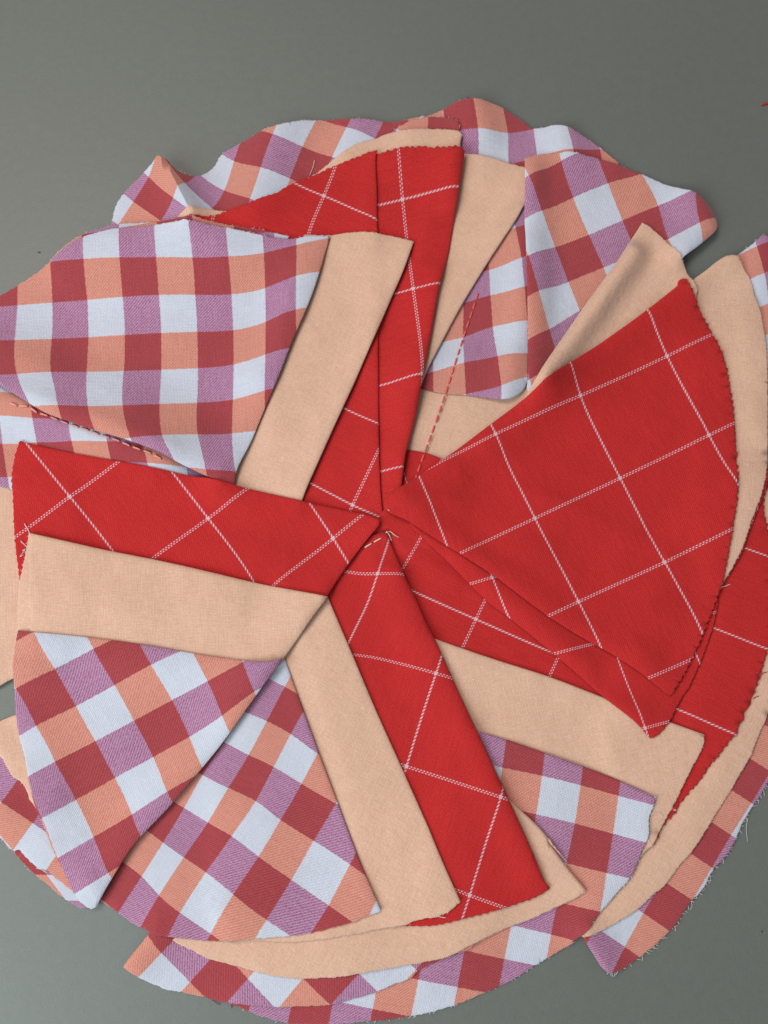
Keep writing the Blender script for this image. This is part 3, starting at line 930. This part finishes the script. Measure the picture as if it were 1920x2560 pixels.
panel('g_big', 'g', [
    ('c', 'R3', [(-100, 425), (0, 370), (100, 312), (200, 250), (260, 203), (310, 168), (350, 150), (420, 128), (500, 115), (600, 110), (680, 112), (800, 118), (900, 128), (1000, 143), (1100, 157), (1200, 165), (1280, 153), (1362, 150)]),
    ('f', 'Q8', [(735, 85), (700, 190), (660, 330), (580, 560), (480, 790), (380, 1040), (270, 1290), (180, 1500), (100, 1660), (75, 1740), (60, 1850)]),
    ('h', 'R3', [(960, 1230), (900, 1200)]),
    ('f', 'R3', [(900, 1165), (760, 1104), (680, 1062), (600, 1030), (500, 995), (400, 965), (300, 930), (220, 903), (150, 865), (80, 820), (30, 792), (0, 770), (-100, 715)])],
    [('R3', [(205, 250, 0, 0), (345, 243, 1, 0), (495, 237, 2, 0), (650, 240, 3, 0), (800, 245, 4, 0), (950, 243, 5, 0), (1095, 225, 6, 0), (1232, 190, 7, 0),
             (58, 422, -1, 1), (205, 412, 0, 1), (352, 402, 1, 1), (500, 392, 2, 1), (655, 385, 3, 1), (805, 385, 4, 1), (957, 382, 5, 1), (1100, 365, 6, 1), (1228, 318, 7, 1),
             (58, 578, -1, 2), (208, 565, 0, 2), (357, 553, 1, 2), (507, 545, 2, 2), (660, 535, 3, 2), (808, 530, 4, 2), (962, 525, 5, 2), (1100, 500, 6, 2), (1226, 455, 7, 2),
             (75, 735, -1, 3), (212, 720, 0, 3), (358, 710, 1, 3), (508, 700, 2, 3), (662, 692, 3, 3), (812, 685, 4, 3), (967, 672, 5, 3), (1100, 640, 6, 3),
             (155, 865, -1, 4), (255, 868, 0, 4), (370, 868, 1, 4), (512, 860, 2, 4), (662, 842, 3, 4), (812, 830, 4, 4), (963, 818, 5, 4), (1095, 785, 6, 4),
             (560, 1003, 2, 5), (672, 995, 3, 5), (815, 975, 4, 5), (962, 963, 5, 5), (756, 1102, 3, 6), (852, 1126, 4, 6), (972, 1126, 5, 6)])],
    'large billowing gingham flap at the upper left', z=3.26, T=0.42, fold_r=2.4, fray=('t_white', 0.45, 0.35), lift=0.1, wrinkle=0.3,
    ridges=[('R3', [(-60, 640), (200, 760), (500, 880), (820, 1060)], 3.6, 9.0), ('R3', [(1240, 300), (1080, 700)], 1.4, 7.0), ('R3', [(300, 200), (900, 240)], 1.6, 9.0)])

# ---- left fan on top
panel('r_flap_left', 'r', [
    ('c', 'R3', [(85, 1000), (65, 1060), (55, 1150), (55, 1250), (57, 1350), (65, 1450), (80, 1550), (85, 1620)]),
    ('h', 'R4', [(85, 400), (600, 400), (1200, 450), (1330, 345)]),
    ('f', 'R8', [(330, 1360), (400, 1245), (480, 1130), (560, 1025), (640, 930), (690, 870), (690, 835)]),
    ('f', 'R3', [(1570, 1330), (1530, 1310), (1430, 1285), (1290, 1257), (1000, 1190), (720, 1130), (500, 1087), (300, 1050), (130, 1012), (85, 1000)])],
    [('R3', [(292, 1232, 0, 0), (860, 1318, 1, 1), (1382, 1402, 2, 2), (110, 1010, 0, -.72), (450, 1435, 0, .64), (715, 1130, 1, .4), (1050, 1575, 1, 1.8), (65, 1395, -.7, 0), (495, 1090, .62, 0),
             (1025, 1200, 1.5, 1), (635, 1480, .3, 1), (1500, 1310, 2.37, 2), (1140, 1590, 1.23, 2), (1285, 1260, 2, 1.57), (1440, 1500, 2, 2.28)])],
    'red check band of the left fan', z=1.77, T=0.45, jag=0.3, fray=FR, fold_r=1.6, lift=0.1,
    ridges=[('R8', [(300, 1290), (520, 1010), (640, 860)], 0.9, 4.0)])
panel('p_flap_left_under', 'p', [
    ('c', 'R4', [(125, 57), (100, 200), (80, 320), (75, 440), (75, 500)]), ('h', 'R4', [(75, 500), (500, 600), (900, 600), (1000, 400), (1000, 265), (500, 150)])],
    None, 'frayed peach under-edge of the left fan', z=1.68, T=0.45, rot=-30, fray=('t_white', 0.8, 0.5))
panel('p_flap_left', 'p', [
    ('c', 'R4', [(124, 54), (128, 150), (129, 250), (128, 350), (128, 460)]), ('h', 'R4', [(128, 460), (130, 520), (500, 620), (950, 660), (1080, 640), (1130, 605)]),
    ('f', 'R4', [(1172, 580), (1240, 485), (1300, 400), (1362, 320)]), ('f', 'R4', [(1362, 320), (1200, 288), (1000, 245), (700, 175), (400, 115), (124, 54)])],
    None, 'peach band of the left fan', z=2.61, T=0.42, rot=3, fray=('t_white', 0.5, 0.3), fold_r=1.3,
    ridges=[('R4', [(1330, 330), (1160, 560)], 0.7, 4.0)])
panel('g_flap_left', 'g', [
    ('c', 'R4', [(75, 458), (60, 560), (54, 690), (58, 800), (75, 900), (105, 1000), (130, 1130), (180, 1270), (220, 1370), (270, 1470), (310, 1550)]),
    ('c', 'R4', [(310, 1550), (340, 1592), (375, 1617), (400, 1602)]),
    ('f', 'R4', [(400, 1602), (470, 1482), (560, 1342), (700, 1192), (820, 1052), (940, 905), (1050, 750), (1178, 572)]),
    ('f', 'R4', [(1178, 572), (1100, 590), (1000, 582), (800, 552), (600, 517), (400, 490), (260, 475), (160, 467), (75, 458)])],
    [('Q5', [(100, 528, 0, 0), (245, 803, 1, 0), (387, 1062, 2, 0), (540, 1343, 3, 0), (670, 1613, 4, 0), (797, 1865, 5, 0), (260, 115, -1, 1), (398, 383, 0, 1), (540, 655, 1, 1), (680, 910, 2, 1),
             (823, 1182, 3, 1), (958, 1445, 4, 1), (680, 240, 0, 2), (820, 503, 1, 2), (960, 762, 2, 2), (1105, 1030, 3, 2), (1220, 1275, 4, 2), (1100, 355, 1, 3), (1240, 610, 2, 3), (1377, 880, 3, 3), (140, 870, 1, -.75), (215, 1160, 2, -.85), (310, 1472, 3, -1), (420, 1760, 4, -1)]),
     ('R4', [(858, 668, 2, 4), (1010, 590, 2, 5), (1058, 712, 3, 5), (925, 812, 3, 4)])],
    'gingham panel of the left fan', z=2.35, T=0.42, fray=('t_white', 0.3, 0.25), fold_r=2.2, wrinkle=0.3,
    ridges=[('R4', [(1110, 620), (900, 900), (660, 1180), (430, 1500)], 1.6, 5.0)])

# ---- right fan on top
panel('r_under', 'r', [
    ('f', 'R5', [(170, 190), (300, 310), (490, 500), (570, 560), (780, 730), (980, 905), (1100, 1000), (1165, 1070)]),
    ('c', 'R5', [(1165, 1070), (1200, 1055), (1250, 995), (1300, 905), (1335, 850), (1392, 720), (1432, 600), (1450, 500)]),
    ('h', 'R5', [(1450, 500), (1300, 350), (700, 50), (250, 80)])],
    [('R5', [(515, 405, 0, 0), (575, 560, 0, .45), (1145, 1028, 1, 2), (1040, 765, 1, 1.28), (850, 700, .42, 1), (430, 430, -.25, 0)])],
    'pointed red check layer beneath the large red flap', z=1.75, T=0.42, jag=0.25, fray=('t_red', 0.1, 0.3), fold_r=2.8,
    ridges=[('R5', [(380, 320), (560, 480), (900, 780)], 1.2, 3.5)])
panel('r_big', 'r', [
    ('f', 'R2', [(10, 1805), (150, 1712), (300, 1608), (470, 1480), (650, 1350), (800, 1235), (950, 1130), (1100, 1022), (1200, 945), (1265, 893)]),
    ('c', 'Q1', [(640, 545), (675, 520), (710, 525), (760, 620), (850, 780), (900, 880), (970, 1000), (1040, 1130), (1090, 1270), (1130, 1480), (1150, 1600), (1170, 1780), (1180, 1900), (1185, 2100)]),
    ('c', 'Q2', [(1186, 0), (1180, 180), (1170, 340), (1130, 600), (1090, 850), (1040, 1080), (1020, 1160), (960, 1350), (880, 1550), (800, 1730), (700, 1930), (640, 2030), (590, 2110)]),
    ('f', 'R5', [(1250, 897), (1130, 803), (1000, 717), (880, 650), (750, 570), (640, 490), (520, 400), (380, 310), (250, 228), (150, 165)]),
    ('f', 'S1', [(560, 470), (480, 440), (420, 400), (410, 340)])],
    [('S', [(1238, 1087, 1, 0), (1452, 988, 2, 0), (1673, 884, 3, 0), (1339, 1294, 1, 1), (1555, 1191, 2, 1), (1776, 1085, 3, 1), (1447, 1504, 1, 2), (1663, 1405, 2, 2), (1047, 1192, 0, .03),
            (1119, 1369, 0, .87), (1616, 1696, 1.3, 3), (1722, 1652, 1.8, 3), (1755, 1577, 2, 2.8), (1152, 1384, .13, 1)])],
    'large red check flap on the right', z=2.62, T=0.42, jag=0.6, fray=FR, fold_r=3.2, lift=0.1,
    ridges=[('R2', [(100, 1780), (480, 1510), (900, 1200), (1230, 950)], 1.2, 4.5), ('R5', [(200, 150), (560, 400), (1150, 780)], 0.9, 4.0),
            ('S1', [(470, 500), (640, 560), (900, 760)], 0.8, 1.5), ('S1', [(450, 380), (700, 330)], 0.5, 1.8)])


# ------------------------------------------------------------------ stitches and loose threads
def capsule(L, r):
    v, f = [], []
    tube(v, f, [(-L / 2, 0, 0), (-L / 2 + r, 0, r * 0.6), (0, 0, r), (L / 2 - r, 0, r * 0.6), (L / 2, 0, 0)], r, r, 6)
    return v, f


def stitches(reg, line, parent_keys, mat, L=2.1, gap=2.75, r=0.17, zg=None):
    v, f = capsule(L * MM, r * MM)
    me = bpy.data.meshes.new('stitch')
    me.from_pydata([tuple(q) for q in v], [], f)
    me.materials.append(M[mat])
    me.polygons.foreach_set('use_smooth', [True] * len(me.polygons))
    zs = max(float(PANEL[k][1].max()) for k in parent_keys) * 0.6
    pts = catmull([on_plane(q, zs * MM) for q in to_px(reg, line)], 0.25)
    acc = 0.0
    for a, b in zip(pts[:-1], pts[1:]):
        acc += np.hypot(*(b - a))
        if acc >= gap:
            acc = 0.0
            best = max(parent_keys, key=lambda k: float(bilin(PANEL[k][1], b[0], b[1])))
            z = float(bilin(PANEL[best][1], b[0], b[1]))
            d = b - a
            o = bpy.data.objects.new('stitch', me)
            col.objects.link(o)
            o.parent = PANEL[best][0]
            dx, dy = d / np.hypot(*d)
            h = 1.2
            z1 = float(bilin(PANEL[best][1], b[0] + dx * h, b[1] + dy * h))
            z0 = float(bilin(PANEL[best][1], b[0] - dx * h, b[1] - dy * h))
            if z1 < 0.5 or z0 < 0.5:
                z1 = z0 = z
            o.location = (b[0] * MM, b[1] * MM, (z + 0.02) * MM)
            o.rotation_euler = (0, -math.atan2(z1 - z0, 2 * h), math.atan2(dy, dx))


stitches('R2', [(415, 890), (385, 985), (332, 1145), (262, 1365), (215, 1500), (172, 1620), (130, 1740)], ['g_under', 'p_base', 'r_base'], 't_pink', 1.8, 2.6, 0.24)
stitches('Q4', [(40, 175), (120, 212), (210, 225), (270, 262), (340, 285), (440, 325), (520, 353), (615, 383), (715, 420), (800, 447), (850, 467), (930, 500), (1040, 540), (1110, 575)],
         ['g_left_under'], 't_seam', 1.9, 2.7, 0.26)
stitches('S1', [(160, 812), (290, 738), (425, 668)], ['r_flap_bottom'], 't_cream', 1.9, 2.5, 0.16)


def thread(name, key, reg, line, mat, r=0.09, dz=0.25, rise=0.0):
    o, g = PANEL[key]
    zref = float(np.median(g[g > 0.1]))
    w = catmull([on_plane(q, zref * MM) for q in to_px(reg, line)], 0.5)
    path = []
    for i, q in enumerate(w):
        z = max(float(bilin(STACK, q[0], q[1])), 0.1)
        path.append((q[0] * MM, q[1] * MM, (z + dz + rise * i / len(w)) * MM))
    v, f = [], []
    tube(v, f, path, r * MM, r * 0.7 * MM, 5)
    return mesh_obj(name, v, f, M[mat], o)


thread('loose_thread', 'g_back_top', 'Q7', [(1060, 130), (1110, 105), (1140, 95), (1175, 52)], 't_red', 0.14)
thread('loose_thread', 'p_tab', 'Q7', [(75, 515), (65, 560), (40, 620)], 't_cream', 0.1)
thread('loose_thread', 'p_flap_left', 'Q4', [(165, 1018), (190, 1060), (212, 1100)], 't_white', 0.12)
thread('loose_thread', 'p_flap_left_under', 'R3', [(88, 1415), (105, 1432), (118, 1446)], 't_white', 0.1)
thread('loose_thread', 'p_flap_left_under', 'R3', [(95, 1455), (108, 1448), (85, 1480), (102, 1470)], 't_white', 0.09)
thread('loose_thread', 'g_low', 'Q3', [(690, 700), (730, 670), (745, 630), (770, 605)], 't_white', 0.05)
thread('loose_thread', 'g_low', 'Q3', [(670, 780), (720, 760), (760, 790), (720, 850)], 't_white', 0.05)
thread('loose_thread', 'g_low', 'Q3', [(640, 980), (665, 1020), (695, 1055)], 't_white', 0.05)
thread('loose_thread', 'g_right_bottom', 'Q3', [(1500, 810), (1485, 890), (1490, 960), (1495, 1010)], 't_white', 0.05)
thread('loose_thread', 'g_right_bottom', 'Q3', [(1180, 1290), (1190, 1330), (1172, 1360)], 't_white', 0.05)
thread('loose_thread', 'g_right_bottom', 'Q3', [(1025, 1500), (1035, 1550), (1015, 1580)], 't_white', 0.05)
thread('loose_thread', 'p_right_upper', 'Q2', [(1030, 1140), (1070, 1130), (1125, 1108)], 't_cream', 0.12)
thread('loose_thread', 'g_bottom', 'T1', [(590, 575), (610, 590), (635, 605)], 't_plum', 0.12)
thread('loose_thread', 'g_bottom', 'T1', [(680, 590), (700, 600), (705, 625)], 't_plum', 0.14)
thread('loose_thread', 'g_left_mid', 'Q5', [(270, 1830), (300, 1840), (350, 1870)], 't_white', 0.1)
thread('loose_thread', 'r_right_lower', 'Q2', [(1390, 1960), (1420, 1930), (1460, 1920)], 't_red', 0.13)
thread('loose_thread', 'r_right_lower', 'Q2', [(1330, 2165), (1350, 2150), (1380, 2140)], 't_red', 0.13)
thread('loose_thread', 'p_flap_bottom', 'T2', [(485, 562), (510, 568), (535, 572)], 't_white', 0.1)
thread('loose_thread', 'r_big', 'S1', [(455, 415), (475, 428)], 't_white', 0.09)
thread('loose_thread', 'r_flap_bottom', 'S1', [(440, 625), (470, 665), (495, 720)], 't_white', 0.14)
thread('loose_thread', 'r_flap_bottom', 'S1', [(435, 640), (480, 625), (520, 660), (570, 685)], 't_cream', 0.12)

# ------------------------------------------------------------------ scraps lying on the table
def scrap(name, reg, line, r, mat, label, cat):
    w = catmull([on_plane(q, 0.0) for q in to_px(reg, line)], 0.4)
    v, f = [], []
    tube(v, f, [(q[0] * MM, q[1] * MM, r * MM * 1.02) for q in w], r * MM, r * 0.8 * MM, 6)
    o = mesh_obj(name, v, f, M[mat], None)
    o['label'] = label
    o['category'] = cat
    return o


scrap('thread_scrap', 'S', [(1903, 263), (1912, 261), (1925, 258), (1945, 262)], 0.35, 't_red', 'short red thread scrap on the table by the right edge', 'thread')
scrap('lint_speck', 'R3', [(158, 216), (163, 219), (168, 218)], 0.14, 't_dark', 'tiny dark lint speck on the table above the large gingham flap', 'lint')
scrap('lint_speck', 'Q3', [(1600, 1752), (1612, 1760)], 0.14, 't_dark', 'tiny dark lint speck on the table at the lower right', 'lint')
